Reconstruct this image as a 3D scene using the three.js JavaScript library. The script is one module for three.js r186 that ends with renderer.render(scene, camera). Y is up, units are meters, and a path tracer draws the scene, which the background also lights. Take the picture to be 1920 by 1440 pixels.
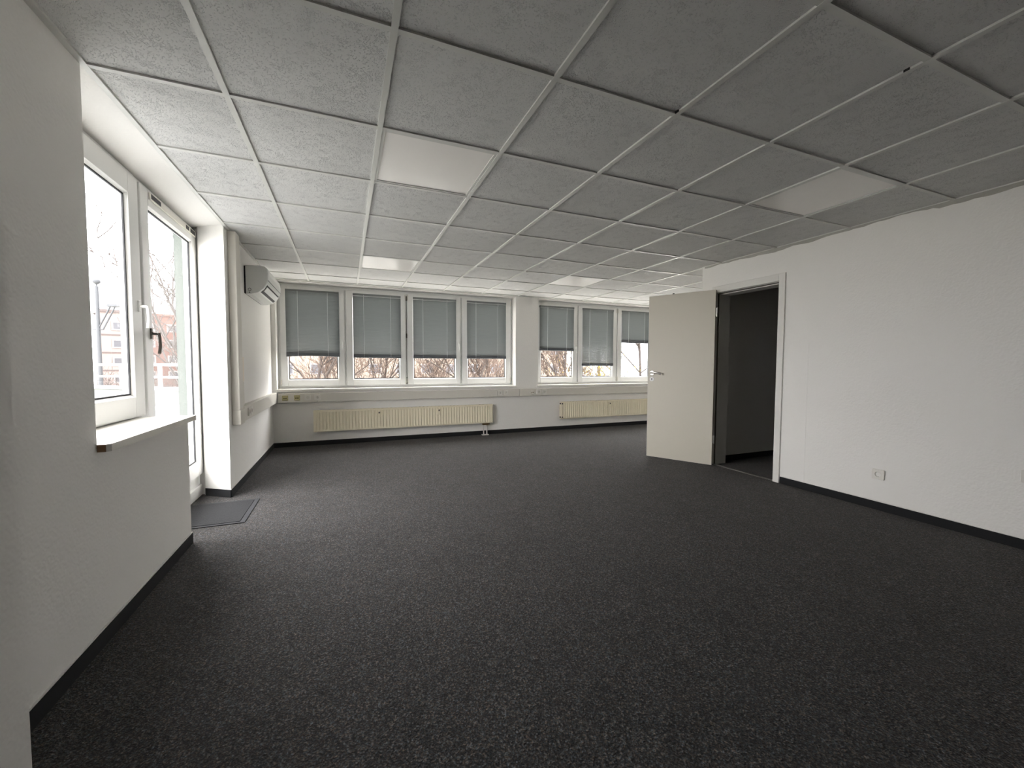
import * as THREE from 'three';
import { mergeGeometries } from 'three/addons/utils/BufferGeometryUtils.js';
import { RoundedBoxGeometry } from 'three/addons/geometries/RoundedBoxGeometry.js';

// ---------------------------------------------------------------- camera, sky, exposure
const scene = new THREE.Scene();
const camera = new THREE.PerspectiveCamera(2 * Math.atan(720 / 762.918) * 180 / Math.PI, 4 / 3, 0.05, 400);
camera.rotation.order = 'YXZ';
camera.position.set(0, 1.14, 0);
camera.rotation.set(-0.046606, -0.388026, 0.003117);

const renderer = new THREE.WebGLRenderer({ antialias: true });
renderer.toneMapping = THREE.LinearToneMapping;
renderer.toneMappingExposure = 21.0;
renderer.shadowMap.enabled = true;

// bright, even overcast sky: a little brighter overhead than at the horizon
{
  const w = 64, h = 32, d = new Float32Array(w * h * 4);
  for (let j = 0; j < h; j++) {
    const up = Math.max(0, Math.sin(((j + 0.5) / h - 0.5) * Math.PI)), l = 0.8 + 0.35 * up;
    for (let i = 0; i < w; i++) d.set([0.985 * l, 0.98 * l, 1.01 * l, 1], (j * w + i) * 4);
  }
  const sky = new THREE.DataTexture(d, w, h, THREE.RGBAFormat, THREE.FloatType);
  sky.mapping = THREE.EquirectangularReflectionMapping; sky.magFilter = THREE.LinearFilter; sky.needsUpdate = true;
  scene.background = sky;
}

// ---------------------------------------------------------------- helpers
let seed = 12345;
const rnd = () => { seed |= 0; seed = seed + 0x6D2B79F5 | 0; let t = Math.imul(seed ^ seed >>> 15, 1 | seed); t = t + Math.imul(t ^ t >>> 7, 61 | t) ^ t; return ((t ^ t >>> 14) >>> 0) / 4294967296; };
const rr = (a, b) => a + (b - a) * rnd();
const V = (x, y, z) => new THREE.Vector3(x, y, z);
const used = {};
const numbered = (n) => { const k = used[n] = (used[n] ?? -1) + 1; return k ? `${n}_${String(k).padStart(3, '0')}` : n; };
const shade = (o) => { o.castShadow = o.receiveShadow = true; return o; };
function tag(o, label, category, group, kind) {
  o.userData = { label, category };
  if (group) o.userData.group = group;
  if (kind) o.userData.kind = kind;
  return o;
}
function thing(name, label, category, p = [0, 0, 0], group, kind) {
  const o = new THREE.Group(); o.name = numbered(name); o.position.set(...p); scene.add(o);
  return tag(o, label, category, group, kind);
}
function mesh(name, g, m, label, category, group, kind) {
  const o = shade(new THREE.Mesh(Array.isArray(g) ? join(g) : g, m)); o.name = numbered(name); scene.add(o);
  return tag(o, label, category, group, kind);
}
function part(name, g, m, parent, p, label) {
  const o = shade(new THREE.Mesh(Array.isArray(g) ? join(g) : g, m)); o.name = name; if (p) o.position.set(...p);
  if (label) o.userData.label = label;
  parent.add(o); return o;
}
function join(list) { return list.length === 1 ? list[0] : mergeGeometries(list.map((g) => { const k = g.index ? g.toNonIndexed() : g; for (const a of Object.keys(k.attributes)) if (!['position', 'normal', 'uv'].includes(a)) k.deleteAttribute(a); k.morphAttributes = {}; return k; })); }
// box from corner to corner, texture coordinates in metres
function box(x0, x1, y0, y1, z0, z1) {
  const g = new THREE.BoxGeometry(Math.abs(x1 - x0), Math.abs(y1 - y0), Math.abs(z1 - z0)).translate((x0 + x1) / 2, (y0 + y1) / 2, (z0 + z1) / 2);
  metreUv(g); return g;
}
function metreUv(g) {
  const p = g.attributes.position, n = g.attributes.normal, uv = g.attributes.uv;
  for (let i = 0; i < p.count; i++) {
    const ax = Math.abs(n.getX(i)), ay = Math.abs(n.getY(i)), az = Math.abs(n.getZ(i));
    if (ax >= ay && ax >= az) uv.setXY(i, p.getZ(i), p.getY(i));
    else if (ay >= az) uv.setXY(i, p.getX(i), p.getZ(i));
    else uv.setXY(i, p.getX(i), p.getY(i));
  }
}
function rbox(x0, x1, y0, y1, z0, z1, r = 0.004, s = 2) {
  const w = Math.abs(x1 - x0), h = Math.abs(y1 - y0), d = Math.abs(z1 - z0);
  return new RoundedBoxGeometry(w, h, d, s, Math.min(r, w * 0.49, h * 0.49, d * 0.49)).translate((x0 + x1) / 2, (y0 + y1) / 2, (z0 + z1) / 2);
}
// prism: outline [[a, b], ...] pushed along an axis; 'y': (x, z) outline, 'z': (x, y), 'x': (z, y)
function prism(pts, axis, from, to, bevel = 0) {
  const s = new THREE.Shape(pts.map(([a, b]) => new THREE.Vector2(a, axis === 'y' ? -b : b)));
  const g = new THREE.ExtrudeGeometry(s, { depth: to - from - 2 * bevel, bevelEnabled: bevel > 0, bevelSize: bevel, bevelThickness: bevel, bevelSegments: 2, bevelOffset: -bevel, curveSegments: 8 });
  g.translate(0, 0, from + bevel);
  if (axis === 'y') g.rotateX(-Math.PI / 2);
  if (axis === 'x') g.applyMatrix4(new THREE.Matrix4().set(0, 0, 1, 0, 0, 1, 0, 0, -1, 0, 0, 0, 0, 0, 0, 1)).scale(1, 1, -1);
  if (axis === 'x') flip(g);
  metreUv(g); return g;
}
function flip(g) {
  if (g.index) { const a = g.index.array; for (let i = 0; i < a.length; i += 3) [a[i], a[i + 1]] = [a[i + 1], a[i]]; } else {
    for (const k of Object.keys(g.attributes)) { const t = g.attributes[k], n = t.itemSize, a = t.array; for (let i = 0; i < t.count; i += 3) for (let c = 0; c < n; c++) { const q = a[i * n + c]; a[i * n + c] = a[(i + 1) * n + c]; a[(i + 1) * n + c] = q; } }
  }
  g.computeVertexNormals();
}
const cyl = (r, h, n = 16, r2 = r) => new THREE.CylinderGeometry(r2, r, h, n);
function bar(a, b, r, n = 8, r2 = r) {
  const d = b.clone().sub(a), g = cyl(r, d.length(), n, r2).translate(0, d.length() / 2, 0);
  g.applyQuaternion(new THREE.Quaternion().setFromUnitVectors(V(0, 1, 0), d.normalize())); return g.translate(a.x, a.y, a.z);
}
const tube = (pts, r, seg = 20, n = 8) => new THREE.TubeGeometry(new THREE.CatmullRomCurve3(pts.map((p) => V(...p))), seg, r, n);

// ---------------------------------------------------------------- textures
function noiseGrid(n, cells, s) {            // periodic value noise, n x n
  const old = seed; seed = s; const c = cells, v = Float32Array.from({ length: c * c }, rnd); seed = old;
  const out = new Float32Array(n * n), f = (t) => t * t * (3 - 2 * t);
  for (let j = 0; j < n; j++) for (let i = 0; i < n; i++) {
    const x = i / n * c, y = j / n * c, x0 = x | 0, y0 = y | 0, a = f(x - x0), b = f(y - y0), x1 = (x0 + 1) % c, y1 = (y0 + 1) % c;
    out[j * n + i] = (v[y0 * c + x0] * (1 - a) + v[y0 * c + x1] * a) * (1 - b) + (v[y1 * c + x0] * (1 - a) + v[y1 * c + x1] * a) * b;
  }
  return out;
}
function tex(n, fn, srgb, repeat) {
  const d = new Uint8Array(n * n * 4);
  for (let k = 0; k < n * n; k++) { const c = fn(k); for (let q = 0; q < 3; q++) d[k * 4 + q] = Math.max(0, Math.min(255, Math.round(255 * c[q]))); d[k * 4 + 3] = 255; }
  const t = new THREE.DataTexture(d, n, n); t.wrapS = t.wrapT = THREE.RepeatWrapping; t.magFilter = THREE.LinearFilter; t.minFilter = THREE.LinearMipmapLinearFilter; t.generateMipmaps = true;
  if (srgb) t.colorSpace = THREE.SRGBColorSpace;
  t.repeat.set(repeat, repeat); t.needsUpdate = true; return t;
}
// carpet: dark needle felt with lighter and coloured flecks
let carpetMap, carpetBump;
{
  const n = 1024, a = noiseGrid(n, 512, 1), b = noiseGrid(n, 256, 2), c = noiseGrid(n, 9, 3), h = noiseGrid(n, 340, 4), w = noiseGrid(n, 23, 5);
  carpetMap = tex(n, (k) => {
    const f = 0.55 * a[k] + 0.45 * b[k], l = 0.08 + 0.27 * Math.pow(f, 2.0) * 1.6 + 0.02 * (c[k] - 0.5) + 0.02 * (w[k] - 0.5), hue = h[k] - 0.5;
    return [l * (1.03 + 0.26 * hue), l * (1.0 - 0.03 * hue), l * (0.98 - 0.26 * hue)];
  }, true, 1 / 1.4);
  carpetBump = tex(n, (k) => { const f = 0.6 * a[k] + 0.4 * b[k]; return [f, f, f]; }, false, 1 / 1.4);
}
// rough plaster
let plasterBump;
{
  const n = 512, a = noiseGrid(n, 128, 11), b = noiseGrid(n, 64, 12), c = noiseGrid(n, 7, 13);
  plasterBump = tex(n, (k) => { const f = 0.5 * a[k] + 0.35 * b[k] + 0.15 * c[k]; return [f, f, f]; }, false, 1);
}
// mineral fibre ceiling board: fine grain, pin holes in drifts
let boardMap, boardBump;
{
  const n = 1024, fine = noiseGrid(n, 400, 21), drift = noiseGrid(n, 14, 22), drift2 = noiseGrid(n, 30, 24), big = noiseGrid(n, 5, 23), hole = new Float32Array(n * n);
  const old = seed; seed = 777;
  for (let q = 0; q < 42000; q++) {
    const x = rnd() * n | 0, y = rnd() * n | 0, dn = 0.6 * drift[y * n + x] + 0.4 * drift2[y * n + x];
    if (rnd() > 0.1 + 0.6 * Math.pow(Math.max(0, (dn - 0.36) * 2.2), 2)) continue;
    const r = rr(1.0, 2.2), an = 9 * drift2[y * n + x], e = rr(1.2, 2.8);
    for (let j = -6; j <= 6; j++) for (let i = -6; i <= 6; i++) {
      const u = (i * Math.cos(an) + j * Math.sin(an)) / (r * e), v = (-i * Math.sin(an) + j * Math.cos(an)) / r, m = Math.max(0, 1 - (u * u + v * v));
      const at = ((y + j + n) % n) * n + (x + i + n) % n; hole[at] = Math.max(hole[at], Math.min(1, m * 1.6));
    }
  }
  seed = old;
  boardMap = tex(n, (k) => { const l = 0.835 + 0.02 * (fine[k] - 0.5) + 0.012 * (big[k] - 0.5) - 0.075 * hole[k]; return [l, l * 0.998, l * 0.985]; }, true, 1 / 0.625);
  boardBump = tex(n, (k) => { const l = 0.85 + 0.15 * fine[k] - 0.8 * hole[k]; return [l, l, l]; }, false, 1 / 0.625);
}

// ---------------------------------------------------------------- materials
const std = (hex, roughness = 0.6, o = {}) => new THREE.MeshStandardMaterial({ color: hex, roughness, ...o });
const M = {
  wall: std(0xefede8, 0.92, { bumpMap: plasterBump, bumpScale: 0.0012 }),
  carpet: new THREE.MeshPhysicalMaterial({ color: 0xffffff, roughness: 0.97, map: carpetMap, bumpMap: carpetBump, bumpScale: 0.004, sheen: 0.35, sheenRoughness: 0.6, sheenColor: 0x9a958e }),
  carpetEdge: std(0x1b1c1e, 0.97),
  board: std(0xffffff, 0.95, { map: boardMap, bumpMap: boardBump, bumpScale: 0.0026 }),
  grid: std(0xd2d2cc, 0.4),
  slab: std(0x8a8a86, 0.95),
  diffuser: std(0xfefbf6, 0.18),
  pvc: std(0xe9e9e6, 0.32),
  pvcOld: std(0xdedbd0, 0.4),
  gasket: std(0x17181a, 0.6),
  glass: new THREE.MeshPhysicalMaterial({ color: 0xf6f5f3, roughness: 0.0, transmission: 1, thickness: 0, ior: 1.45, specularIntensity: 0.35 }),
  sill: std(0xeeece4, 0.22),
  chip: std(0x8a6f55, 0.9),
  slat: std(0x757978, 0.4),
  slatRail: std(0x6d7175, 0.4),
  cord: std(0xd9dcda, 0.7),
  duct: std(0xdcd8ce, 0.42),
  ductLid: std(0xe8ddcd, 0.4),
  radiator: std(0xf0e7cd, 0.36),
  radiatorGrey: std(0xb9b09a, 0.5),
  dark: std(0x0f0f10, 0.7),
  brass: std(0x7d6a4c, 0.4, { metalness: 0.7 }),
  pipe: std(0xd8d4cd, 0.35),
  ac: std(0xdfe0dc, 0.34),
  acSeam: std(0x6d6f6e, 0.5),
  socket: std(0xe4e1d9, 0.35),
  socketCupShade: std(0x9c978e, 0.45),  // darker than the plate: shade inside the well put into the colour
  dataPlate: std(0xb9b184, 0.5),
  dataDark: std(0x5c5734, 0.6),
  steel: std(0xb9b6b0, 0.28, { metalness: 1 }),
  handleDark: std(0x4c463f, 0.45),
  doorLeaf: std(0xcfc9ba, 0.5),
  frame: std(0xe4e2dc, 0.4),
  mat: std(0x1c1d1f, 0.95, { bumpMap: carpetBump, bumpScale: 0.003 }),
  matEdge: std(0x2a2b2e, 0.9),
  strip: std(0xaeaca4, 0.95, { bumpMap: plasterBump, bumpScale: 0.002 }),
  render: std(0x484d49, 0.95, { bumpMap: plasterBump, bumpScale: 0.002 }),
  concrete: std(0x62645f, 0.95),
  terrace: std(0x787a7a, 0.95),
  rail: std(0xa9aaa8, 0.5),
  postGrey: std(0x2e3033, 0.6),
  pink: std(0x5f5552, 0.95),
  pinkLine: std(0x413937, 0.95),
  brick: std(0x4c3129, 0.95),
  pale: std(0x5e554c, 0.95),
  windowPale: std(0x6c6664, 0.5),
  windowDark: std(0x2e2e32, 0.3),
  bark: std(0x2b2522, 0.95),
  twig: std(0x352e2a, 0.95),
  twigWarm: std(0x4a3c33, 0.95),
  yellow: std(0x8a7a1c, 0.9),
  ground: std(0xbab8b0, 1),
  asphalt: std(0x3d3e40, 1),
  tarp: std(0xb8bcc0, 0.5),
  crate: std(0x55503a, 0.9),
};

// ---------------------------------------------------------------- setting
const XL = -0.925, XR = 3.9, ZF = -6.32, ZB = 2.6, XE = 9.0, CY = 2.29, XO = -1.31, ZO = -6.68;
const S = (name, g, m, label, cat) => mesh(name, g, m, label, cat, null, 'structure');

S('floor', [box(-1.31, XE + 0.1, -0.25, 0, -6.6, ZB + 0.1)], M.carpet, 'dark flecked grey needle felt carpet floor', 'floor');

// left outer wall: solid part, parapet under the window, splayed pier beyond the balcony door, lintel
S('wall_left', [
  box(XO, XL, 0, 2.42, -2.12, ZB + 0.1),
  box(XO, XL, 0, 0.785, -3.13, -2.12),
  prism([[XL, -4.09], [XL, -6.66], [XO, -6.66], [XO, -4.275], [-1.16, -4.275], [-1.14, -4.23]], 'y', 0, 2.42),
  box(XO, XL - 0.002, 2.297, 2.42, -4.28, -2.1),
], M.wall, 'white plastered left wall with the parapet under the window', 'wall');
S('wall_pilaster', [box(XL, -0.78, 0, 2.42, -1.425, -0.85)], M.wall, 'white pilaster projecting at the left edge of the picture', 'wall');

// far wall with two window bands
const W1 = [-0.869, 2.65], W2 = [3.065, 6.58], W3 = [6.99, 8.76], WY = [0.785, 2.272];
S('wall_far', [
  box(XL, XE, 0, WY[0], ZF, ZO), box(XL, XE, WY[1], 2.42, ZF, ZO),
  box(XL, W1[0], WY[0], WY[1], ZF, ZO), box(W1[1], W2[0], WY[0], WY[1], ZF, ZO), box(W2[1], W3[0], WY[0], WY[1], ZF, ZO), box(W3[1], XE, WY[0], WY[1], ZF, ZO),
], M.wall, 'white plastered far wall below and between the blinds', 'wall');

// right partition with the doorway; a fine joint between two boards right of the door
const XP = 4.08, D0 = -3.45, D1 = -2.69, DT = 1.975;
S('wall_right', [
  box(XR, XP, 0, 2.42, -3.63, D0), box(XR, XP, DT, 2.42, D0, D1),
  box(XR, XP, 0, 2.42, D1, -2.4155), box(XR, XP, 0, 2.42, -2.4135, ZB + 0.1), box(XR + 0.002, XP - 0.01, 0, 2.42, -2.4155, -2.4135), box(XR, XR + 0.002, 1.35, 2.42, -2.4155, -2.4135),
], M.wall, 'white partition wall on the right around the open doorway', 'wall');
S('wall_side_room', [box(XP, XE, 0, 2.42, -3.625, -3.51)], M.wall, 'wall of the dark side room seen through the doorway', 'wall');
S('wall_wing', [box(XP, XE, 0, 2.42, -3.64, -3.625)], M.wall, 'white wall of the right wing behind the open door', 'wall');
S('wall_rear', [box(XO, XE, 0, 2.42, ZB, ZB + 0.12)], M.wall, 'plain white wall at the near end of the room', 'wall');
S('wall_end', [box(XE, XE + 0.12, 0, 2.42, ZO, ZB)], M.wall, 'plain white wall closing the wing on the right', 'wall');

// carpet skirting
const sk = (n, g, label) => S(n, g, M.carpetEdge, label, 'baseboard');
sk('baseboard_left', [box(XL, XL + 0.008, 0, 0.065, -3.13, -1.425), box(XL, XL + 0.008, 0, 0.065, ZF, -4.09), box(XL, -0.772, 0, 0.065, -1.433, -1.425), box(-0.78, -0.772, 0, 0.065, -1.425, -0.85),
  prism([[XL, -4.082], [XL, -4.09], [-1.14, -4.23], [-1.14, -4.222]], 'y', 0, 0.065)], 'black carpet skirting along the left wall');
sk('baseboard_far', [box(XL, XE, 0, 0.065, ZF, ZF + 0.008)], 'black carpet skirting under the radiators');
sk('baseboard_right', [box(XR - 0.008, XR, 0, 0.065, D1 + 0.055, ZB), box(XR - 0.008, XR, 0, 0.065, -3.63, D0 - 0.04), box(XR - 0.008, XE, 0, 0.065, -3.648, -3.63), box(XP, XE, 0, 0.065, -3.51, -3.502)], 'black carpet skirting right of the doorway');
// pale sealing bead on top of the skirting
S('trim_1', [box(XL, XL + 0.005, 0.065, 0.072, -3.13, -1.425), box(XL, XL + 0.005, 0.065, 0.072, ZF, -4.09), box(XL, XE, 0.065, 0.072, ZF, ZF + 0.005), box(XR - 0.005, XR, 0.065, 0.072, D1 + 0.055, ZB)], M.frame, 'thin white bead above the black skirting', 'trim');

// suspended ceiling: slab above, boards, main runners, cross tees, wall angles
const ceiling = S('ceiling', [box(XO, XE + 0.1, 2.42, 2.6, ZO, ZB + 0.3)], M.slab, 'suspended ceiling of square white mineral fibre boards in a metal grid', 'ceiling');
{
  const X0 = -1.078, Z0 = -1.499, P = 0.625;
  const cols = []; for (let k = 1; X0 + k * P < XE; k++) cols.push(X0 + k * P);
  const rows = []; for (let k = -6; Z0 - k * P > ZF; k++) if (Z0 - k * P < ZB) rows.push(Z0 - k * P);
  const xs = [XL, ...cols, XE], zs = [ZB, ...rows, ZF];
  const lamps = [[0.172, -2.124], [2.672, -1.499], [0.172, -4.624], [2.672, -4.624]];
  const inRoom = (x, z) => x < XR || z < -3.63;
  const variant = {};
  const board = (w, d, v) => {
    const key = [w.toFixed(3), d.toFixed(3), v].join();
    if (!variant[key]) {
      const g = new THREE.BoxGeometry(w - 0.004, 0.014, d - 0.004), uv = g.attributes.uv, p = g.attributes.position;
      for (let i = 0; i < uv.count; i++) { let a = p.getX(i), b = p.getZ(i); if (v & 1) [a, b] = [b, -a]; if (v & 2) { a = -a; b = -b; } uv.setXY(i, a + 0.13 * v, b + 0.29 * v); }
      variant[key] = g;
    }
    return variant[key];
  };
  for (let j = 0; j < zs.length - 1; j++) for (let i = 0; i < xs.length - 1; i++) {
    let [a, b, c, d] = [xs[i], xs[i + 1], zs[j + 1], zs[j]];
    if (b > XR && !inRoom((a + b) / 2, d - 0.01) && c >= -3.63) { if (a < XR - 0.05) b = XR; else continue; }
    if (lamps.some(([x, z]) => Math.abs(x - a) < 0.01 && Math.abs(z - d) < 0.01)) continue;
    part('ceiling_board', board(b - a, d - c, Math.floor(rnd() * 4)), M.board, ceiling, [(a + b) / 2, 2.3012 + rr(-0.0006, 0.0006), (c + d) / 2]);
  }
  const runner = (x0, x1, z0, z1, up = 0) => [box(x0, x1, CY - 0.0045 + up, CY + 0.006, z0, z1)];
  for (const x of cols) part('main_runner', runner(x - 0.012, x + 0.012, ZF, x < XR ? ZB : -3.63), M.grid, ceiling);
  const tee = box(-(P - 0.024) / 2, (P - 0.024) / 2, CY - 0.0035, CY + 0.006, -0.012, 0.012);
  for (const z of rows) for (let i = 0; i < xs.length - 1; i++) {
    let a = xs[i], b = xs[i + 1]; if (!inRoom((a + b) / 2, z)) { if (a < XR - 0.05) b = XR; else continue; }
    if (Math.abs(b - a - P) < 0.001) part('cross_tee', tee, M.grid, ceiling, [(a + b) / 2, 0, z]);
    else part('cross_tee', box(a + 0.012, b - 0.012, CY - 0.0035, CY + 0.006, z - 0.012, z + 0.012), M.grid, ceiling);
  }
  part('wall_angle', [box(XL, XL + 0.024, CY - 0.005, CY + 0.005, ZF, ZB), box(XL, XL + 0.002, CY - 0.005, 2.42, -4.09, -2.12)], M.grid, ceiling);
  part('wall_angle', box(XL, XE, CY - 0.005, CY + 0.004, ZF, ZF + 0.05), M.grid, ceiling);
  part('wall_angle', box(XR - 0.006, XR, CY - 0.003, CY + 0.02, -3.63, ZB), M.grid, ceiling);
  // two small open gaps beside runners where a board edge is chipped
  part('edge_gap', box(2.032, 2.0355, CY - 0.0044, CY + 0.004, -0.945, -0.926), M.dark, ceiling);
  part('edge_gap', box(1.404, 1.411, CY - 0.0044, CY + 0.004, -1.487, -1.468), M.dark, ceiling);
  // square light panels, switched off
  const names = ['white square ceiling light panel nearest the balcony door', 'white square ceiling light panel near the right wall above the doorway',
    'white square ceiling light panel in front of the four window blinds', 'white square ceiling light panel before the pier between the windows'];
  lamps.forEach(([x, z], k) => {
    const t = thing('ceiling_light', names[k], 'ceiling light', [x + P / 2, CY, z - P / 2], 'light panels set in the ceiling grid');
    const h = P / 2 - 0.013, w = 0.014;
    part('frame', [box(-h, h, -0.001, 0.012, -h, -h + w), box(-h, h, -0.001, 0.012, h - w, h), box(-h, -h + w, -0.001, 0.012, -h + w, h - w), box(h - w, h, -0.001, 0.012, -h + w, h - w)], M.grid, t);
    part('diffuser', box(-h + w, h - w, 0.004, 0.01, -h + w, h - w), M.diffuser, t);
    part('housing', box(-h, h, 0.012, 0.09, -h, h), M.pvcOld, t);
  });
}
// ragged strip of unpainted filler where the right wall meets the ceiling
{
  const pts = [], zs = []; for (let z = -3.6; z < 2.0; z += 0.035) zs.push(z);
  let w = 0.03;
  for (const z of zs) { w += rr(-0.006, 0.006) + (0.03 - w) * 0.12; pts.push([z, CY + 0.006 - Math.max(0.008, w + (z > -1.6 ? 0.012 : 0))]); }
  S('trim_2', prism([[-3.6, CY + 0.006], [1.985, CY + 0.006], ...pts.reverse()], 'x', XR - 0.0015, XR + 0.001), M.strip, 'ragged grey filler strip below the ceiling on the right wall', 'trim');
}

// ---------------------------------------------------------------- windows
// a rectangular ring in the x-y plane, front at z1, with a sloped glazing bead towards the opening
function ring(x0, x1, y0, y1, w, z0, z1, r = 0.004) {
  return [rbox(x0, x0 + w, y0, y1, z0, z1, r), rbox(x1 - w, x1, y0, y1, z0, z1, r), rbox(x0 + w, x1 - w, y0, y0 + w, z0, z1, r), rbox(x0 + w, x1 - w, y1 - w, y1, z0, z1, r)];
}
function bead(x0, x1, y0, y1, zf, zb, s) {      // four sloping strips, outer edge at the front
  const g = new THREE.BufferGeometry(), A = [[x0, y0], [x1, y0], [x1, y1], [x0, y1]], B = [[x0 + s, y0 + s], [x1 - s, y0 + s], [x1 - s, y1 - s], [x0 + s, y1 - s]], p = [];
  for (let k = 0; k < 4; k++) { const a = A[k], b = A[(k + 1) % 4], c = B[(k + 1) % 4], d = B[k]; p.push(...a, zf, ...b, zf, ...c, zb, ...a, zf, ...c, zb, ...d, zb); }
  g.setAttribute('position', new THREE.Float32BufferAttribute(p, 3)); g.setAttribute('uv', new THREE.Float32BufferAttribute(new Float32Array(p.length / 3 * 2), 2)); g.computeVertexNormals(); return g;
}
function leverHandle(parent, x, y, z, m = M.pvc, down = 0.115) {   // window handle on a face towards +z
  const h = part('handle', [rbox(x - 0.014, x + 0.014, y - 0.035, y + 0.035, z, z + 0.008, 0.006), bar(V(x, y, z), V(x, y, z + 0.04), 0.009, 10), tube([[x, y + 0.004, z + 0.04], [x, y - 0.02, z + 0.044], [x, y - down * 0.6, z + 0.046], [x, y - down, z + 0.04]], 0.009, 14, 8)], m, parent);
  return h;
}
const sheet = (x0, x1, y0, y1, z) => new THREE.PlaneGeometry(x1 - x0, y1 - y0).translate((x0 + x1) / 2, (y0 + y1) / 2, z);
function sash(win, x0, x1, y0, y1, zf, w, glassColor) {
  const s = part('sash', ring(x0, x1, y0, y1, w, zf - 0.06, zf, 0.005), M.pvc, win);
  part('glazing_bead', bead(x0 + w, x1 - w, y0 + w, y1 - w, zf - 0.004, zf - 0.02, 0.014), M.pvc, s);
  part('gasket', ring(x0 + w + 0.012, x1 - w - 0.012, y0 + w + 0.012, y1 - w - 0.012, 0.009, zf - 0.026, zf - 0.017, 0.001), M.gasket, s);
  part('pane', sheet(x0 + w - 0.002, x1 - w + 0.002, y0 + w - 0.002, y1 - w + 0.002, zf - 0.027), M.glass, s);
  return s;
}
const ZW = -6.47;
function windowBand(n, X, joints, handles, label) {
  const w = thing(`window_${n}`, label, 'window', [0, 0, 0], null, 'structure');
  part('window_frame', [...ring(X[0], X[1], WY[0] + 0.012, WY[1], 0.055, ZW - 0.085, ZW - 0.028), ...joints.slice(1, -1).map((x) => rbox(x - 0.035, x + 0.035, WY[0] + 0.06, WY[1] - 0.05, ZW - 0.085, ZW - 0.028))], M.pvc, w);
  for (let k = 0; k < joints.length - 1; k++) {
    const a = joints[k] + (k ? 0.012 : 0.035), b = joints[k + 1] - (k < joints.length - 2 ? 0.012 : 0.035), s = sash(w, a, b, WY[0] + 0.045, WY[1] - 0.045, ZW, 0.088);
    for (const hx of handles) if (hx > a && hx < b) leverHandle(s, hx, 1.47, ZW);
    const hinge = k % 2 ? b - 0.004 : a + 0.004;
    part('hinge', [bar(V(hinge, WY[0] + 0.06, ZW + 0.006), V(hinge, WY[0] + 0.14, ZW + 0.006), 0.008, 8)], M.pvcOld, s);
    part('hinge', [bar(V(hinge, WY[1] - 0.14, ZW + 0.006), V(hinge, WY[1] - 0.06, ZW + 0.006), 0.008, 8)], M.pvcOld, s);
  }
  part('window_sill', [rbox(X[0] - 0.015, X[1] + 0.015, 0.765, 0.797, ZW - 0.03, ZF + 0.035, 0.004), rbox(X[0], X[1], 0.797, 0.803, ZW - 0.03, ZW + 0.02, 0.002)], M.sill, w);
  part('outer_sill', box(X[0] - 0.02, X[1] + 0.02, 0.76, 0.784, ZO - 0.14, ZW - 0.08), M.pvc, w);
  return w;
}
const J1 = [W1[0], 0.005, 0.88, 1.755, W1[1]], J2 = [W2[0], 3.943, 4.812, 5.69, W2[1]];
const win1 = windowBand(1, W1, J1, [-0.04, 1.712], 'band of four white window sashes behind the left blinds');
const win2 = windowBand(2, W2, J2, [3.90, 5.645], 'band of white window sashes between the pier and the open door');
windowBand(5, W3, [W3[0], 7.875, W3[1]], [7.83], 'pair of white window sashes in the wing hidden by the open door');
part('night_latch', [bar(V(0.88, 0.86, ZW + 0.012), V(0.88, 2.15, ZW + 0.012), 0.004, 6), rbox(0.87, 0.89, 1.55, 1.62, ZW, ZW + 0.02), rbox(0.868, 0.892, 2.12, 2.19, ZW, ZW + 0.02), rbox(0.868, 0.892, 0.845, 0.862, ZW, ZW + 0.025), rbox(0.872, 0.888, 0.93, 0.945, ZW, ZW + 0.02)], M.handleDark, win1, null, 'dark locking rod between two sashes');

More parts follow.
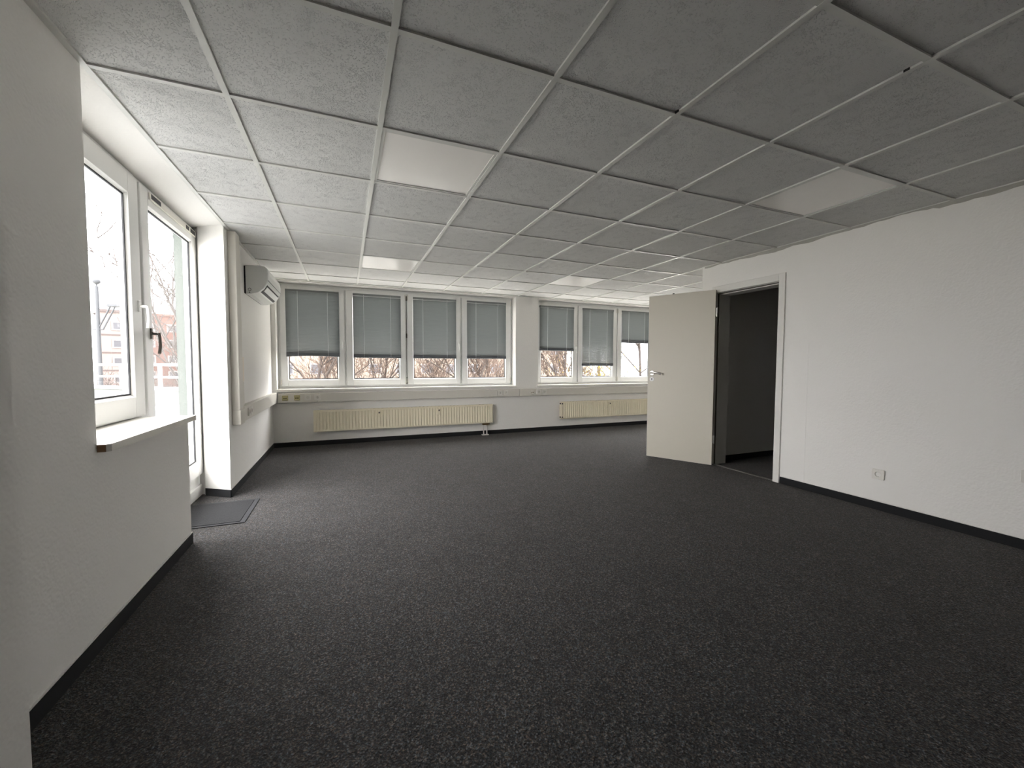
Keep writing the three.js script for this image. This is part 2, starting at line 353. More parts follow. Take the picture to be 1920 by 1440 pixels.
// ---------------------------------------------------------------- blinds
function blind(x0, x1, bottom, label, bow = 0, thick = 0.04) {
  const top = 2.185, z = ZW + 0.016, t = thing('venetian_blind', label, 'blind', [(x0 + x1) / 2, bottom, z], 'grey venetian blinds on the far windows');
  const w = x1 - x0, h = top - bottom;
  part('head_rail', rbox(-w / 2, w / 2, h - 0.03, h, -0.012, 0.014, 0.003), M.slat, t);
  const slats = [], n = 3, one = [];
  const bendY = (x) => bow * (1 - Math.pow(x / (w / 2), 2));
  const slat = (y, tilt, b) => {
    const g = new THREE.BufferGeometry(), p = [], ix = [], m = b ? 12 : 1;
    for (let i = 0; i <= m; i++) for (let k = 0; k <= n; k++) {
      const u = k / n - 0.5, x = -w / 2 + w * i / m, cr = 0.0016 * (1 - 4 * u * u);
      p.push(x, y + b * bendY(x) + u * 0.025 * Math.sin(tilt) + cr * Math.cos(tilt), u * 0.025 * Math.cos(tilt) - cr * Math.sin(tilt));
    }
    for (let i = 0; i < m; i++) for (let k = 0; k < n; k++) { const a = i * (n + 1) + k, c = a + n + 1; ix.push(a, c, a + 1, c, c + 1, a + 1); }
    g.setAttribute('position', new THREE.Float32BufferAttribute(p, 3)); g.setAttribute('uv', new THREE.Float32BufferAttribute(new Float32Array(p.length / 3 * 2), 2)); g.setIndex(ix); g.computeVertexNormals(); return g;
  };
  for (let y = thick + 0.006; y < h - 0.03; y += 0.0212) slats.push(slat(y, 0.94 + rr(-0.008, 0.008), 0));
  part('slats', slats, M.slat, t).userData.kind = 'stuff';
  for (let y = 0.017; y < thick; y += 0.0045) for (let i = 0; i < 8; i++) { const a = -w / 2 + w * i / 8, c = a + w / 8; one.push(box(a, c, y, y + 0.0038, -0.012, 0.012 + rr(-0.0008, 0.0008)).translate(0, bow ? bendY((a + c) / 2) : 0, 0)); }
  one.push(box(-w / 2 + 0.002, w / 2 - 0.002, 0.012, thick, -0.009, 0.009));
  part('slat_stack', one, M.slatRail, t).userData.kind = 'stuff';
  const rail = []; const m = 10;
  for (let i = 0; i < m; i++) { const a = -w / 2 + w * i / m, c = a + w / m; rail.push(rbox(a, c, 0, 0.016, -0.012, 0.013, 0.003).translate(0, bow ? bendY((a + c) / 2) : 0, 0)); }
  part('bottom_rail', bow ? rail : rbox(-w / 2, w / 2, 0, 0.016, -0.012, 0.013, 0.004), M.slatRail, t);
  for (const x of [-w * 0.28, w * 0.28]) part('cord', bar(V(x, 0.012, 0.014), V(x, h - 0.02, 0.014), 0.0022, 6), M.cord, t);
}
blind(-0.762, -0.077, 1.247, 'grey venetian blind nearest the air conditioner, with a bowed bottom edge', 0.012, 0.05);
blind(0.110, 0.793, 1.24, 'grey venetian blind left of the dark locking rod');
blind(0.978, 1.660, 1.24, 'grey venetian blind right of the dark locking rod');
blind(1.842, 2.523, 1.243, 'grey venetian blind beside the pier, last of the four in a row');
blind(3.157, 3.848, 1.395, 'grey venetian blind just right of the pier');
blind(4.030, 4.712, 1.128, 'lowest hanging grey venetian blind, middle one right of the pier');
blind(4.905, 5.590, 1.57, 'shortest grey venetian blind beside the open door leaf');

// ---------------------------------------------------------------- left window and balcony door (built in their own axes: x along the wall, +z into the room)
function toLeft(g) { return g.rotateY(Math.PI / 2); }   // x -> -z, z -> x
{
  const XFr = -1.16;
  const turn = (name, label, cat) => { const t = thing(name, label, cat, [XFr, 0, 0], null, 'structure'); t.rotation.y = Math.PI / 2; return t; };
  const w3 = turn('window_3', 'white window on the left above the deep sill, beside the balcony door', 'window');
  part('window_frame', ring(2.12, 3.235, 0.787, 2.296, 0.06, -0.09, -0.025), M.pvc, w3);
  const s3 = sash(w3, 2.155, 3.212, 0.822, 2.262, 0, 0.122);
  leverHandle(s3, 3.168, 1.49, 0, M.pvc, 0.13);
  part('window_sill', [prism([[2.122, -0.02], [2.122, 0.262], [2.135, 0.275], [3.145, 0.275], [3.165, 0.262], [3.165, -0.02]].map(([a, b]) => [a, b]), 'y', 0.785, 0.8155)], M.sill, w3, null, 'glossy white sill board');
  part('sill_end', box(2.1195, 2.1225, 0.7855, 0.815, 0.16, 0.262), M.chip, w3, null, 'bare brown chipboard end of the sill');

  const d1 = turn('door_1', 'white glazed balcony door at the left, right of the sill', 'door');
  part('door_frame', [rbox(3.222, 3.262, 0, 2.296, -0.09, -0.03), rbox(4.235, 4.275, 0, 2.296, -0.09, -0.03), rbox(3.25, 4.25, 2.24, 2.296, -0.09, -0.03), rbox(3.25, 4.27, 0.0, 0.10, -0.09, -0.012, 0.01), rbox(3.25, 4.27, 0.09, 0.215, -0.09, -0.03, 0.01)], M.pvc, d1);
  // door leaf
  const a = 3.245, b = 4.262, y0 = 0.195, y1 = 2.262, wl = 0.108, leaf = part('door_leaf', ring(a, b, y0, y1, wl, -0.06, 0, 0.006), M.pvc, d1);
  part('glazing_bead', bead(a + wl, b - wl, y0 + wl, y1 - wl, -0.004, -0.02, 0.014), M.pvc, leaf);
  part('gasket', ring(a + wl + 0.012, b - wl - 0.012, y0 + wl + 0.012, y1 - wl - 0.012, 0.01, -0.027, -0.016, 0.001), M.gasket, leaf);
  part('pane', sheet(a + wl - 0.002, b - wl + 0.002, y0 + wl - 0.002, y1 - wl + 0.002, -0.028), M.glass, leaf);
  leverHandle(leaf, 3.325, 1.335, 0, M.handleDark, 0.13);
  // beige strip with dark insets on the top rail
  const railStrip = part('top_strip', rbox(3.36, 4.22, 2.2, 2.245, 0, 0.012, 0.004), M.pvcOld, leaf, null, 'beige strip');
  for (const [u, v] of [[3.37, 3.52], [3.99, 4.06], [4.09, 4.2]]) part('dark_inset', rbox(u, v, 2.207, 2.238, 0.008, 0.0135, 0.002), M.gasket, railStrip);
}

// ---------------------------------------------------------------- inner door
{
  const d = thing('door_2', 'open cream door leaf with a white frame around the dark doorway', 'door', [0, 0, 0], null, 'structure');
  const fr = [], z0 = -3.475, z1 = -2.64, top = 2.03, x = XR;
  // architrave towards the room, lining through the wall, stop with a dark seal
  fr.push(rbox(x - 0.016, x + 0.01, 0, top, z1 - 0.062, z1, 0.004), rbox(x - 0.016, x + 0.01, 0, top, z0, z0 + 0.04, 0.004), rbox(x - 0.016, x + 0.01, top - 0.07, top, z0 + 0.04, z1 - 0.062, 0.004));
  fr.push(box(x + 0.01, x + 0.045, 0, 1.965, D1 - 0.004, D1 + 0.002), box(x + 0.01, x + 0.045, 0, 1.965, D0 - 0.002, D0 + 0.012), box(x + 0.01, x + 0.045, 1.958, 1.975, D0, D1));
  fr.push(box(x + 0.045, XP + 0.02, 0, 1.945, D1 - 0.022, D1 + 0.002), box(x + 0.045, XP + 0.02, 0, 1.945, D0 - 0.002, D0 + 0.03), box(x + 0.045, XP + 0.02, 1.94, 1.975, D0, D1));
  const frame = part('door_frame', fr, M.frame, d);
  part('seal', [box(x + 0.034, x + 0.045, 0, 1.955, D0 + 0.012, D0 + 0.022), box(x + 0.034, x + 0.045, 1.948, 1.958, D0, D1)], M.handleDark, frame);
  part('threshold', rbox(x + 0.005, x + 0.045, 0, 0.005, D0 + 0.01, D1 - 0.005, 0.002), M.steel, d, null, 'thin metal threshold strip');
  // leaf: own axes, +x from the hinge to the free edge, visible face towards +z
  const leaf = part('door_leaf', rbox(0, 0.752, 0.012, 1.985, 0, 0.04, 0.003), M.doorLeaf, d, [3.826, 0, -3.372]);
  leaf.rotation.y = Math.atan2(0.66, -0.354);
  part('edge_band', box(0.7515, 0.753, 0.014, 1.983, 0.001, 0.039), M.frame, leaf);
  for (const y of [0.305, 1.735]) part('hinge', [bar(V(-0.014, y - 0.05, 0.012), V(-0.014, y + 0.05, 0.012), 0.0095, 12), box(-0.014, 0.0, y - 0.04, y + 0.04, 0.009, 0.015)], M.steel, leaf);
  const hx = 0.70, hy = 1.048;
  const hd = part('handle', [bar(V(hx, hy, 0), V(hx, hy, -0.052), 0.0095, 12), tube([[hx + 0.006, hy, -0.05], [hx - 0.02, hy + 0.003, -0.054], [hx - 0.07, hy + 0.006, -0.056], [hx - 0.125, hy - 0.012, -0.05]], 0.0095, 18, 10)], M.steel, leaf);
  part('rosette', cyl(0.026, 0.008, 24).rotateX(Math.PI / 2).translate(hx, hy, -0.004), M.steel, hd);
  const ky = part('key_rosette', cyl(0.027, 0.008, 24).rotateX(Math.PI / 2).translate(hx, hy - 0.075, -0.004), M.pvc, leaf, null, 'white round key plate');
  part('keyhole', [cyl(0.006, 0.003, 12).rotateX(Math.PI / 2).translate(hx, hy - 0.072, -0.0085), box(hx - 0.003, hx + 0.003, hy - 0.088, hy - 0.075, -0.01, -0.007)], M.dark, ky);
  part('stop_pin', rbox(0.455, 0.475, 1.985, 1.995, 0.004, 0.022, 0.003), M.dark, leaf, null, 'small black pin on the top edge');
}

// ---------------------------------------------------------------- radiators
function radiator(x0, x1, label, meters, valve, plugs) {
  const y0 = 0.2, y1 = 0.497, zf = -6.22, t = thing('radiator', label, 'radiator', [x0, y0, zf], null), w = x1 - x0, h = y1 - y0, P = 0.0425;
  // pressed front sheet: vertical flutes that fade out at both ends
  const cols = Math.round(w / P) * 8, rows = [0, 0.012, 0.022, 0.034, 0.05, h / 2, h - 0.05, h - 0.034, h - 0.022, h - 0.012, h], p = [], ix = [], uv = [];
  for (const y of rows) for (let i = 0; i <= cols; i++) {
    const x = w * i / cols, e = Math.min(1, Math.max(0, (Math.min(y, h - y) - 0.014) / 0.022)), ex = Math.min(1, Math.max(0, (Math.min(x, w - x) - 0.02) / 0.02));
    const f = Math.max(0, Math.min(1, 0.5 + 0.9 * Math.cos(2 * Math.PI * x / P)));
    p.push(x, y, -0.011 * e * ex * f - (Math.min(y, h - y, x, w - x) < 0.005 ? 0.004 : 0)); uv.push(x, y);
  }
  for (let j = 0; j < rows.length - 1; j++) for (let i = 0; i < cols; i++) { const a = j * (cols + 1) + i, c = a + cols + 1; ix.push(a, a + 1, c, a + 1, c + 1, c); }
  const g = new THREE.BufferGeometry(); g.setAttribute('position', new THREE.Float32BufferAttribute(p, 3)); g.setAttribute('uv', new THREE.Float32BufferAttribute(uv, 2)); g.setIndex(ix); g.computeVertexNormals();
  part('front_panel', g, M.radiator, t);
  part('back_panel', [rbox(0, w, 0, h, -0.075, -0.062, 0.004)], M.radiator, t);
  part('side_cover', [rbox(-0.003, 0.004, 0.003, h - 0.003, -0.072, -0.003, 0.002)], M.radiator, t);
  part('side_cover', [rbox(w - 0.004, w + 0.003, 0.003, h - 0.003, -0.072, -0.003, 0.002)], M.radiator, t);
  const slots = [rbox(-0.002, w + 0.002, h - 0.004, h + 0.003, -0.07, -0.055, 0.001), rbox(-0.002, w + 0.002, h - 0.004, h + 0.003, -0.014, -0.001, 0.001)];
  for (let x = 0; x < w; x += 0.06) slots.push(box(x, x + 0.03, h - 0.002, h + 0.002, -0.056, -0.013));
  part('top_grille', slots, M.radiator, t);
  part('convector', box(0.02, w - 0.02, 0.02, h - 0.02, -0.06, -0.014), M.radiatorGrey, t);
  for (const x of meters) {
    const m = part('heat_meter', [rbox(x - x0 - 0.018, x - x0 + 0.018, h - 0.125, h - 0.035, -0.006, 0.02, 0.004)], M.radiator, t);
    part('meter_window', rbox(x - x0 - 0.011, x - x0 + 0.011, h - 0.068, h - 0.045, 0.016, 0.0212, 0.001), M.handleDark, m);
  }
  for (const x of [w * 0.12, w * 0.88]) part('bracket', box(x - 0.015, x + 0.015, 0.03, h - 0.03, -0.1, -0.07), M.radiatorGrey, t);
  if (valve) {
    const vx = valve - x0;
    part('valve', [rbox(vx - 0.06, vx + 0.04, -0.035, 0.004, -0.05, -0.015, 0.006), bar(V(vx + 0.03, -0.018, -0.03), V(vx + 0.06, -0.018, -0.03), 0.012, 10)], M.brass, t);
    for (const s of [-0.04, 0.015]) part('pipe', tube([[vx + s, -0.03, -0.032], [vx + s, -0.09, -0.032], [vx + s, -y0 + 0.002, -0.032]], 0.009, 6, 10), M.pipe, t);
    part('floor_rosette', rbox(vx - 0.07, vx + 0.045, -y0, -y0 + 0.014, -0.06, -0.004, 0.006), M.pipe, t);
    part('air_valve', [bar(V(w, h - 0.012, -0.035), V(w + 0.035, h - 0.012, -0.035), 0.008, 10)], M.radiatorGrey, t);
  }
  if (plugs) for (const y of [0.03, h - 0.03]) part('plug', [bar(V(-0.014, y, -0.03), V(0.002, y, -0.03), 0.013, 12), rbox(0.006, 0.026, y - 0.012, y + 0.012, -0.002, 0.003, 0.001)], M.dark, t);
}
radiator(-0.42, 2.207, 'long cream fluted panel radiator under the four left blinds', [0.445, 1.324], 2.10, false);
radiator(3.478, 6.1, 'cream fluted panel radiator partly hidden by the open door', [4.482, 5.4], 6.0, true);

// ---------------------------------------------------------------- cable ducts and sockets
const DY = [0.618, 0.742], ZD = ZF + 0.062;
{
  const far = thing('cable_duct', 'long beige cable duct under the far windows', 'cable duct', [XL, DY[0], ZF]);
  const h = DY[1] - DY[0];
  part('duct_body', box(0.068, XE - XL, 0.001, h - 0.001, 0.001, 0.05), M.duct, far);
  const cuts = [0.068, 0.56, 3.62, 7.2, XE - XL];
  for (let k = 0; k < cuts.length - 1; k++) part('duct_cover', [rbox(cuts[k] + 0.0015, cuts[k + 1] - 0.0015, 0, h, 0.045, 0.062, 0.004), box(cuts[k] + 0.002, cuts[k + 1] - 0.002, 0.01, 0.014, 0.06, 0.0635), box(cuts[k] + 0.002, cuts[k + 1] - 0.002, h - 0.014, h - 0.01, 0.06, 0.0635)], M.duct, far);
  const left = thing('cable_duct', 'short white cable duct along the left wall below the air conditioner', 'cable duct', [XL, DY[0], -4.36]);
  part('duct_cover', rbox(0, 0.062, 0.0, h + 0.012, ZF + 4.36 + 0.072, 0, 0.004), M.duct, left);
  part('corner_piece', rbox(0, 0.066, -0.004, h + 0.014, ZF + 4.36 + 0.002, ZF + 4.36 + 0.072, 0.003), M.pvc, left);
  const up = thing('cable_duct', 'upright square cable duct from the ceiling down the left wall', 'cable duct', [XL, 0, -4.2]);
  part('duct_cover', rbox(0, 0.062, 0.735, CY - 0.006, -0.142, 0, 0.006), M.duct, up);
  part('end_piece', rbox(0, 0.066, 0.605, 0.735, -0.162, 0.002, 0.006), M.duct, up);
  const box1 = part('side_cover', rbox(0.001, 0.048, 0.98, 1.205, -0.262, -0.1425, 0.004), M.ductLid, up, null, 'cream cover plate');
  part('side_cover', rbox(0.001, 0.046, 0.88, 0.978, -0.262, -0.1425, 0.004), M.duct, up);
  part('side_cover', rbox(0.001, 0.046, 0.757, 0.878, -0.262, -0.1425, 0.004), M.duct, up);
}
// safety socket: plate with a round well, two holes, earth clips; face towards +z
const plateShape = (s, r) => { const q = s / 2, c = 0.006, sh = new THREE.Shape(); sh.moveTo(-q + c, -q); sh.lineTo(q - c, -q); sh.quadraticCurveTo(q, -q, q, -q + c); sh.lineTo(q, q - c); sh.quadraticCurveTo(q, q, q - c, q); sh.lineTo(-q + c, q); sh.quadraticCurveTo(-q, q, -q, q - c); sh.lineTo(-q, -q + c); sh.quadraticCurveTo(-q, -q, -q + c, -q); if (r) sh.holes.push(new THREE.Path().absarc(0, 0, r, 0, Math.PI * 2, true)); return sh; };
const ext = (sh, d, b = 0.0012) => new THREE.ExtrudeGeometry(sh, { depth: d, bevelEnabled: true, bevelSize: b, bevelThickness: b, bevelSegments: 1, curveSegments: 14 });
const plateG = ext(plateShape(0.076, 0.0205), 0.0095), cupG = join([cyl(0.0215, 0.002, 24).rotateX(Math.PI / 2).translate(0, 0, -0.008), new THREE.CylinderGeometry(0.0215, 0.0215, 0.018, 24, 1, true).rotateX(Math.PI / 2).translate(0, 0, 0.001)]);
const pinG = cyl(0.0028, 0.002, 10).rotateX(Math.PI / 2), clipG = new THREE.BoxGeometry(0.005, 0.004, 0.012);
M.socketCupShade.side = THREE.DoubleSide;
function socket(label, p, turn, group, scale = 1) {
  const t = thing('power_socket', label, 'socket', p, group); t.rotation.y = turn; t.scale.setScalar(scale);
  part('plate', plateG, M.socket, t); const c = part('socket_well', cupG, M.socketCupShade, t, [0, 0, 0.0005]);
  for (const s of [-0.0095, 0.0095]) part('pin_hole', pinG, M.dark, c, [s, 0, -0.0065]);
  for (const s of [-0.019, 0.019]) part('earth_clip', clipG, M.steel, c, [0, s, -0.001]);
}
function dataSocket(label, p, m, group) {
  const t = thing('data_socket', label, 'socket', p, group);
  part('plate', ext(plateShape(0.07), 0.006), m, t);
  part('sloped_cover', prism([[0.005, -0.026], [0.02, -0.026], [0.008, 0.018], [0.005, 0.018]].map(([z, y]) => [z, y]), 'x', -0.026, 0.026), m, t);
  for (const s of [-0.012, 0.012]) part('jack', box(s - 0.008, s + 0.008, -0.012, 0.004, 0.008, 0.0185), M.dataDark, t);
  part('label_strip', box(-0.024, 0.024, -0.034, -0.029, 0.006, 0.0085), M.dataDark, t);
}
{
  const at = (x) => [x, 0.682, ZD + 0.0012];
  dataSocket('yellowed data socket in the far duct, closest to the room corner', at(-0.765), M.dataPlate);
  dataSocket('olive data socket in the far duct, second from the room corner', at(-0.622), M.dataPlate);
  socket('power socket in the far duct right beside the olive data socket', at(-0.492), 0);
  socket('power socket in the far duct, last of the group by the room corner', at(-0.372), 0);
  socket('left one of the socket pair above the long radiator pipe', at(2.335), 0);
  socket('right one of the socket pair above the long radiator pipe', at(2.442), 0);
  dataSocket('small grey data socket in the far duct under the pier', at(2.93), M.duct);
  socket('power socket in the far duct next to the grey data socket', at(3.045), 0);
  socket('power socket in the far duct above the gap between the radiators, rightmost of three', at(3.158), 0);
  socket('dim socket in the left wall duct, nearer the upright duct', [XL + 0.0635, 0.69, -4.53], Math.PI / 2);
  socket('dim socket in the left wall duct, nearer the room corner', [XL + 0.0635, 0.69, -4.62], Math.PI / 2);
  socket('white power socket low on the right wall', [XR - 0.001, 0.283, -1.852], -Math.PI / 2, null, 1.02);
  socket('white power socket cut by the right edge of the picture', [XR - 0.001, 0.46, -1.082], -Math.PI / 2, null, 1.02);
}

// ---------------------------------------------------------------- air conditioner
{
  const t = thing('air_conditioner', 'white wall mounted air conditioner in the far left corner', 'air conditioner', [XL, 1.845, -4.81]);
  const L = 0.87;
  // outline in (x from the wall, y): back, top, rounded front, sloping outlet, underside
  const out = [[0.012, 0.0], [0.012, 0.283], [0.13, 0.29], [0.175, 0.285], [0.198, 0.265], [0.207, 0.21], [0.205, 0.15], [0.196, 0.115], [0.165, 0.062], [0.12, 0.022], [0.06, 0.003]];
  part('body', prism(out, 'z', -L, 0, 0.004), M.ac, t);
  part('gap_shade', box(0, 0.013, 0.006, 0.278, -L + 0.01, -0.004), M.dark, t);  // black box stands in for the shade between unit and wall
  // front panel as a thin curved skin with a seam line
  const skin = [[0.175, 0.2875], [0.2, 0.267], [0.2095, 0.21], [0.2075, 0.15], [0.2055, 0.15], [0.2075, 0.21], [0.198, 0.266], [0.174, 0.2855]];
  part('front_panel', prism(skin, 'z', -L + 0.006, -0.012), M.ac, t);
  part('panel_seam', prism([[0.2035, 0.146], [0.2085, 0.146], [0.2085, 0.1495], [0.2035, 0.1495]], 'z', -L + 0.006, -0.012), M.acSeam, t);
  // outlet slot along the lower front slope with the flap standing in it
  const a = V(0.196, 0.115, 0), b = V(0.165, 0.062, 0), c = V(0.12, 0.022, 0);
  const slot = (p, q, o, z0, z1) => prism([[p.x, p.y], [q.x, q.y], [q.x + o * 0.8, q.y - o * 0.6], [p.x + o * 0.8, p.y - o * 0.6]], 'z', z0, z1);
  part('outlet', [slot(a.clone().lerp(b, 0.15), b, 0.0025, -L + 0.05, -0.06), slot(b, c.clone().lerp(b, 0.25), 0.0025, -L + 0.05, -0.06)], M.dark, t);
  part('flap', slot(a.clone().lerp(b, 0.42), b.clone().lerp(c, 0.3), 0.009, -L + 0.055, -0.075), M.pvc, t);
  const badge = part('screw_cover', new THREE.TorusGeometry(0.013, 0.0022, 8, 20).translate(0.045, 0.045, 0.0012), M.acSeam, t);
  part('pipe_outlet', cyl(0.006, 0.003, 12).rotateX(Math.PI / 2).translate(0.045, 0.016, 0.001), M.acSeam, t);
}

// ---------------------------------------------------------------- door mat
{
  const t = thing('door_mat', 'dark rubber edged door mat in front of the balcony door', 'mat', [-0.95, 0, -3.67]);
  // slightly turned rectangle, one long side under the door
  const q = [[-0.235, 0.28], [0.262, 0.28], [0.262, -0.285], [-0.235, -0.285]];
  part('rubber_border', prism(q, 'y', 0.0005, 0.006, 0.002), M.matEdge, t);
  part('felt', prism([[-0.2, 0.255], [0.228, 0.255], [0.228, -0.25], [-0.2, -0.25]], 'y', 0.004, 0.0095, 0.0015), M.mat, t);
}

// ---------------------------------------------------------------- outside: terrace
S('terrace', [box(-7.5, XO, -0.25, -0.06, -12.5, ZB)], M.terrace, 'pale roof terrace floor outside the balcony door', 'terrace');
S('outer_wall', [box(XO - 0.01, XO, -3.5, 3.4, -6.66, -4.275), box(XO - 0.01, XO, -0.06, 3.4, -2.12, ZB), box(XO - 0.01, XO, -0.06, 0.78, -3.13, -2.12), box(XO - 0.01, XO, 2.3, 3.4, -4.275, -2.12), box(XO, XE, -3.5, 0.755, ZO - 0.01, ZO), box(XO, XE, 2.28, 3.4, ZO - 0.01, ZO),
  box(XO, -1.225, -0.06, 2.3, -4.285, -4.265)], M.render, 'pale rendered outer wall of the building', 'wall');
S('roof', [box(XO - 0.05, XE + 0.2, 2.6, 3.4, ZO - 0.05, ZB + 0.3)], M.concrete, 'flat roof above the suspended ceiling', 'roof');
{
  // low parapet with a rail, running across the view at an angle
  const A = V(-4.76, 0, -10.9), B = V(-2.915, 0, -9.46), u = B.clone().sub(A).normalize(), L = 6.2, s0 = A.clone().addScaledVector(u, -2.4);
  const t = thing('terrace_railing', 'white two bar railing on the low terrace parapet', 'railing', [s0.x, -0.06, s0.z]);
  t.rotation.y = Math.atan2(-u.z, u.x);
  part('parapet', box(0, L, 0, 0.70, -0.12, 0.06), M.concrete, t);
  part('coping', rbox(-0.02, L + 0.02, 0.70, 0.75, -0.17, 0.1, 0.008), M.rail, t);
  part('top_rail', rbox(0, L, 1.155, 1.205, -0.04, 0.01, 0.006), M.rail, t);
  part('lower_rail', rbox(0, L, 0.93, 0.965, -0.03, 0.0, 0.005), M.rail, t);
  for (let x = 0.02; x < L; x += 1.05) part('post', rbox(x, x + 0.05, 0.745, 1.16, -0.04, 0.01, 0.004), M.rail, t);
}
{
  const t = thing('covered_crate', 'low crate under a pale sheet outside the balcony door', 'crate', [-2.36, -0.06, -7.5]);
  part('crate_body', [box(-0.42, 0.42, 0, 0.5, -0.3, 0.3)], M.crate, t);
  const g = new THREE.PlaneGeometry(1.06, 0.86, 22, 18).rotateX(-Math.PI / 2), p = g.attributes.position;
  for (let i = 0; i < p.count; i++) { const x = p.getX(i), z = p.getZ(i), over = Math.max(0, Math.abs(x) - 0.43) + Math.max(0, Math.abs(z) - 0.31); p.setY(i, 0.52 + 0.05 * Math.cos(x * 3) + 0.012 * Math.sin(x * 21 + z * 9) - over * 1.6); }
  g.computeVertexNormals(); M.tarp.side = THREE.DoubleSide; part('sheet', g, M.tarp, t);
  for (const x of [-0.3, 0.02, 0.3]) part('batten', box(x - 0.05, x + 0.05, 0.02, 0.46, 0.3, 0.32), M.concrete, t);
}

// ---------------------------------------------------------------- outside: street level
const GY = -3.5;
S('ground', [box(-90, 90, GY - 0.3, GY, -140, 30)], M.ground, 'street level ground below the office', 'ground');
{
  const t = thing('lamp_post', 'grey lamp post with ball top and side lamps beyond the terrace', 'lamp post', [-8.0, GY, -18.75]);
  const H = 7.34, r = 0.066;
  part('pole', [bar(V(0, 0, 0), V(0, H, 0), r * 1.25, 12, r * 0.8)], M.postGrey, t);
  part('ball', new THREE.SphereGeometry(0.11, 16, 12).translate(0, H + 0.17, 0), M.postGrey, t);
  part('neck', cyl(0.03, 0.14, 8).translate(0, H + 0.05, 0), M.postGrey, t);
  const dir = V(0.926, 0, 0.378), up = (s, y) => V(dir.x * s, y, dir.z * s);
  for (const [s0, y0, s1, y1] of [[0.05, 5.95, 0.45, 6.63], [0.17, 5.845, 0.62, 6.63]]) part('strut', bar(up(s0, y0), up(s1, y1), 0.025, 8), M.postGrey, t);
  part('cross_arm', bar(up(-0.2, 6.58), up(0.42, 6.6), 0.016, 6), M.postGrey, t);
  part('cross_arm', bar(up(-0.2, 5.845), up(0.19, 5.845), 0.022, 6), M.postGrey, t);
  const head = part('lamp_head', rbox(-0.29, 0.29, -0.045, 0.055, -0.12, 0.12, 0.03), M.postGrey, t, [dir.x * 0.7, 6.66, dir.z * 0.7]); head.rotation.y = -0.388;
}
function building(name, label, c, turn, w, d, h, m, rows, cols, wm, extra) {
  const t = thing(name, label, 'building', [c[0], GY, c[1]]); t.rotation.y = turn;
  part('walls', box(-w / 2, w / 2, 0, h, -d, 0), m, t);
  part('roof', box(-w / 2 - 0.15, w / 2 + 0.15, h, h + 0.25, -d - 0.15, 0.15), extra ?? m, t);
  const sx = w / cols, sy = (h - 1) / rows, pw = Math.min(1.5, sx * 0.5), ph = Math.min(1.5, sy * 0.5);
  const fg = join(ring(-pw / 2, pw / 2, 0, ph, 0.12, 0, 0.08)), gg = box(-pw / 2 + 0.1, pw / 2 - 0.1, 0.1, ph - 0.1, 0, 0.04);
  for (let j = 0; j < rows; j++) {
    for (let i = 0; i < cols; i++) { const f = part('window', fg, wm, t, [-w / 2 + sx * (i + 0.5), 1 + sy * j, 0]); part('pane', gg, M.windowDark, f); }
    if (extra) part('floor_band', box(-w / 2, w / 2, 0.5 + sy * j, 0.62 + sy * j, 0, 0.05), extra, t);
  }
  return t;
}
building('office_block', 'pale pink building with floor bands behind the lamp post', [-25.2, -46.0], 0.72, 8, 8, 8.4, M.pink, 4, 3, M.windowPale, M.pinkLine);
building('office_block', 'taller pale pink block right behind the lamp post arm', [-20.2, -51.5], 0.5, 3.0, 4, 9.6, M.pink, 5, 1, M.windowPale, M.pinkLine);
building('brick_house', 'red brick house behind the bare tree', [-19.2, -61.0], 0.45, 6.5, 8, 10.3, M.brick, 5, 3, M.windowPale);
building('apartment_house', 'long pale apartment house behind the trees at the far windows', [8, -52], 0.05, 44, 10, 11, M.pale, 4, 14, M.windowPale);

// bare trees: recursive limbs, thin twigs; one tree is trunk, limbs and twigs
function limbs(list, ringN) {
  const P = [], ix = []; let n = 0; const up = V(0, 1, 0);
  for (const [a, b, r0, r1] of list) {
    const d = b.clone().sub(a).normalize(), s = V(0, 0, 0).crossVectors(d, Math.abs(d.y) > 0.9 ? V(1, 0, 0) : up).normalize(), q = V(0, 0, 0).crossVectors(d, s);
    for (const [c, r] of [[a, r0], [b, r1]]) for (let k = 0; k < ringN; k++) { const f = k / ringN * Math.PI * 2; P.push(c.x + r * (s.x * Math.cos(f) + q.x * Math.sin(f)), c.y + r * (s.y * Math.cos(f) + q.y * Math.sin(f)), c.z + r * (s.z * Math.cos(f) + q.z * Math.sin(f))); }
    for (let k = 0; k < ringN; k++) { const e = (k + 1) % ringN; ix.push(n + k, n + e, n + ringN + k, n + e, n + ringN + e, n + ringN + k); }
    n += 2 * ringN;
  }
  const g = new THREE.BufferGeometry(); g.setAttribute('position', new THREE.Float32BufferAttribute(P, 3)); g.setIndex(ix); g.computeVertexNormals(); return g;
}
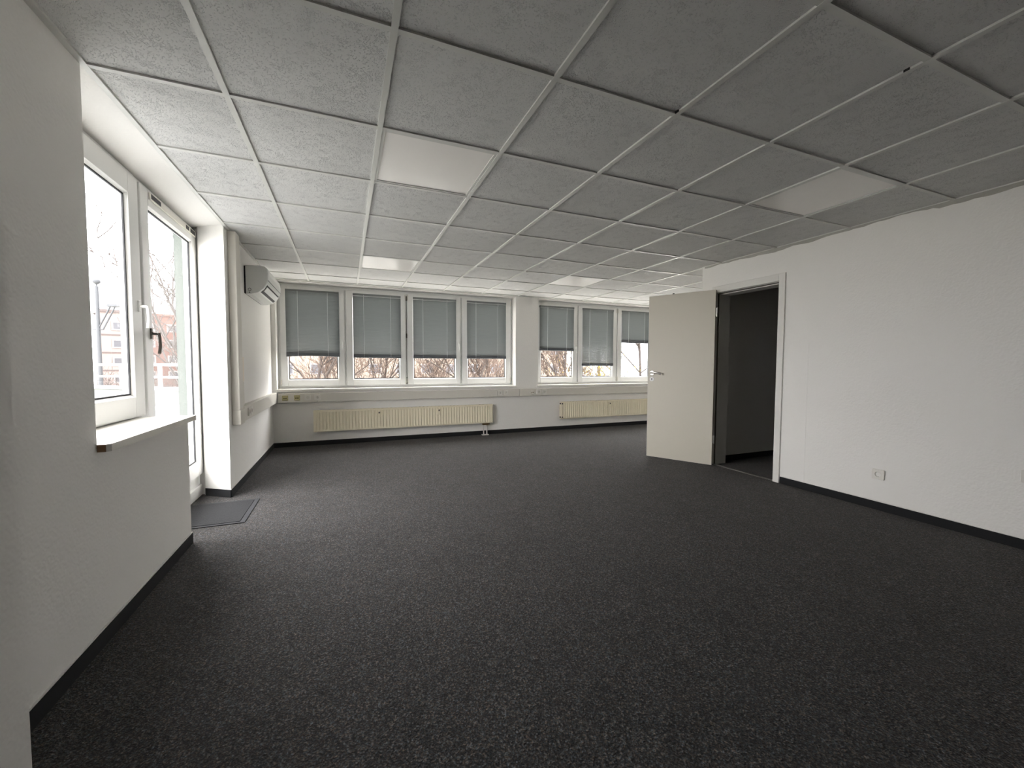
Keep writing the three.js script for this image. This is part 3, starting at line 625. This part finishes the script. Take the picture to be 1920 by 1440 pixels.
function tree(name, label, cat, x, z, h, o, group) {
  seed = o.seed; const thick = [], mid = [], thin = [];
  const grow = (a, d, len, r, level) => {
    let p = a.clone(), dir = d.clone(); const steps = level === 0 ? 5 : 3, r1 = r * 0.62;
    for (let k = 0; k < steps; k++) {
      dir.add(V(rr(-1, 1), rr(-0.5, 0.8), rr(-1, 1)).multiplyScalar(level ? 0.24 : 0.07)).normalize();
      const q = p.clone().addScaledVector(dir, len / steps), ra = r + (r1 - r) * k / steps, rb = r + (r1 - r) * (k + 1) / steps;
      (level === 0 ? thick : level < 3 ? mid : thin).push([p, q, ra, rb]); p = q;
      if (level < o.levels && (level > 0 || k >= o.bare)) {
        const kids = level === 0 ? o.kids : 2;
        for (let c = 0; c < kids; c++) { const side = V(rr(-1, 1), rr(-0.15, 0.75), rr(-1, 1)).normalize(); grow(p, dir.clone().multiplyScalar(0.75).add(side.multiplyScalar(o.spread)).normalize(), len * rr(0.42, 0.66), Math.max(o.tip, rb * 0.6), level + 1); }
      }
    }
  };
  const stems = o.stems ?? 1, t = thing(name, label, cat, [x, GY, z], group);
  for (let s = 0; s < stems; s++) { const f = s / stems * 6.28 + o.seed; grow(V(0.1 * Math.cos(f) * (stems > 1), 0, 0.1 * Math.sin(f) * (stems > 1)), V(stems > 1 ? 0.45 * Math.cos(f) : 0.05, 1, stems > 1 ? 0.45 * Math.sin(f) : 0.03).normalize(), h * rr(0.6, 0.7), o.r, 0); }
  part('trunk', limbs(thick, 7), o.bark, t); part('branches', limbs(mid, 4), o.bark, t); part('twigs', limbs(thin, 3), o.twig, t).userData.kind = 'stuff';
  if (o.flower) {
    const ps = []; for (const [a, b] of thin) for (let k = 0; k < 2; k++) { const c = a.clone().lerp(b, rnd()), e = 0.05; const q = V(rr(-e, e), rr(-e, e), rr(-e, e)); ps.push(c.x, c.y, c.z, c.x + q.x, c.y + q.y, c.z + q.z, c.x - q.z, c.y + q.x, c.z + q.y); }
    const g = new THREE.BufferGeometry(); g.setAttribute('position', new THREE.Float32BufferAttribute(ps, 3)); g.computeVertexNormals(); M.yellow.side = THREE.DoubleSide; part('blossom', g, M.yellow, t).userData.kind = 'stuff';
  }
}
const T1 = (s) => ({ seed: s, levels: 3, kids: 4, bare: 1, spread: 0.75, r: 0.11, tip: 0.015, bark: M.bark, twig: M.twig });
const TW = (s) => ({ seed: s, levels: 4, kids: 3, bare: 0, spread: 0.85, r: 0.075, tip: 0.009, bark: M.twig, twig: M.twigWarm });
tree('bare_tree', 'bare tree in front of the red brick house', 'tree', -6.1, -19.8, 9.0, T1(5), null);
const garden = 'bare trees outside the far windows';
[[-1.6, -18, 8.6, 'bare brown tree outside the leftmost far window'], [1.4, -20.5, 9.0, 'bare brown tree outside the second far window'], [4.0, -17.5, 8.4, 'bare brown tree outside the third far window'], [6.7, -19.8, 8.8, 'bare brown tree outside the window beside the pier'],
  [9.6, -17.5, 8.6, 'bare brown tree outside the window right of the pier']].forEach(([x, z, h, label], k) => tree('bare_tree', label, 'tree', x, z, h, TW(31 + k * 7), garden));
tree('bare_tree', 'slim bare tree against the sky beside the open door', 'tree', 15.6, -18.6, 10.5, { ...T1(91), levels: 4, kids: 3, tip: 0.009, r: 0.09 }, garden);
tree('flowering_shrub', 'yellow flowering shrub outside the lowest hanging blind', 'shrub', 12.2, -18.5, 5.2, { seed: 44, levels: 3, kids: 3, bare: 1, spread: 0.8, r: 0.05, tip: 0.006, stems: 5, bark: M.twig, twig: M.twigWarm, flower: true });
[[-9.4, -23.5], [-7.4, -24.5], [-5.2, -23.0]].forEach(([x, z], k) => tree('bare_shrub', ['bare shrub behind the terrace rail at the lamp post', 'bare shrub behind the terrace rail, middle one', 'bare shrub behind the terrace rail before the brick house'][k], 'shrub', x, z, 3.9, { seed: 60 + k, levels: 3, kids: 3, bare: 0, spread: 0.9, r: 0.05, tip: 0.007, stems: 5, bark: M.bark, twig: M.twig }));
{
  const t = thing('street_pole', 'blue grey street pole outside the lowest hanging blind', 'pole', [15.0, GY, -22]);
  part('pole', bar(V(0, 0, 0), V(0, 7.5, 0), 0.11, 12, 0.08), M.postGrey, t);
  part('base', cyl(0.18, 0.3, 12).translate(0, 0.15, 0), M.concrete, t);
}

renderer.render(scene, camera);
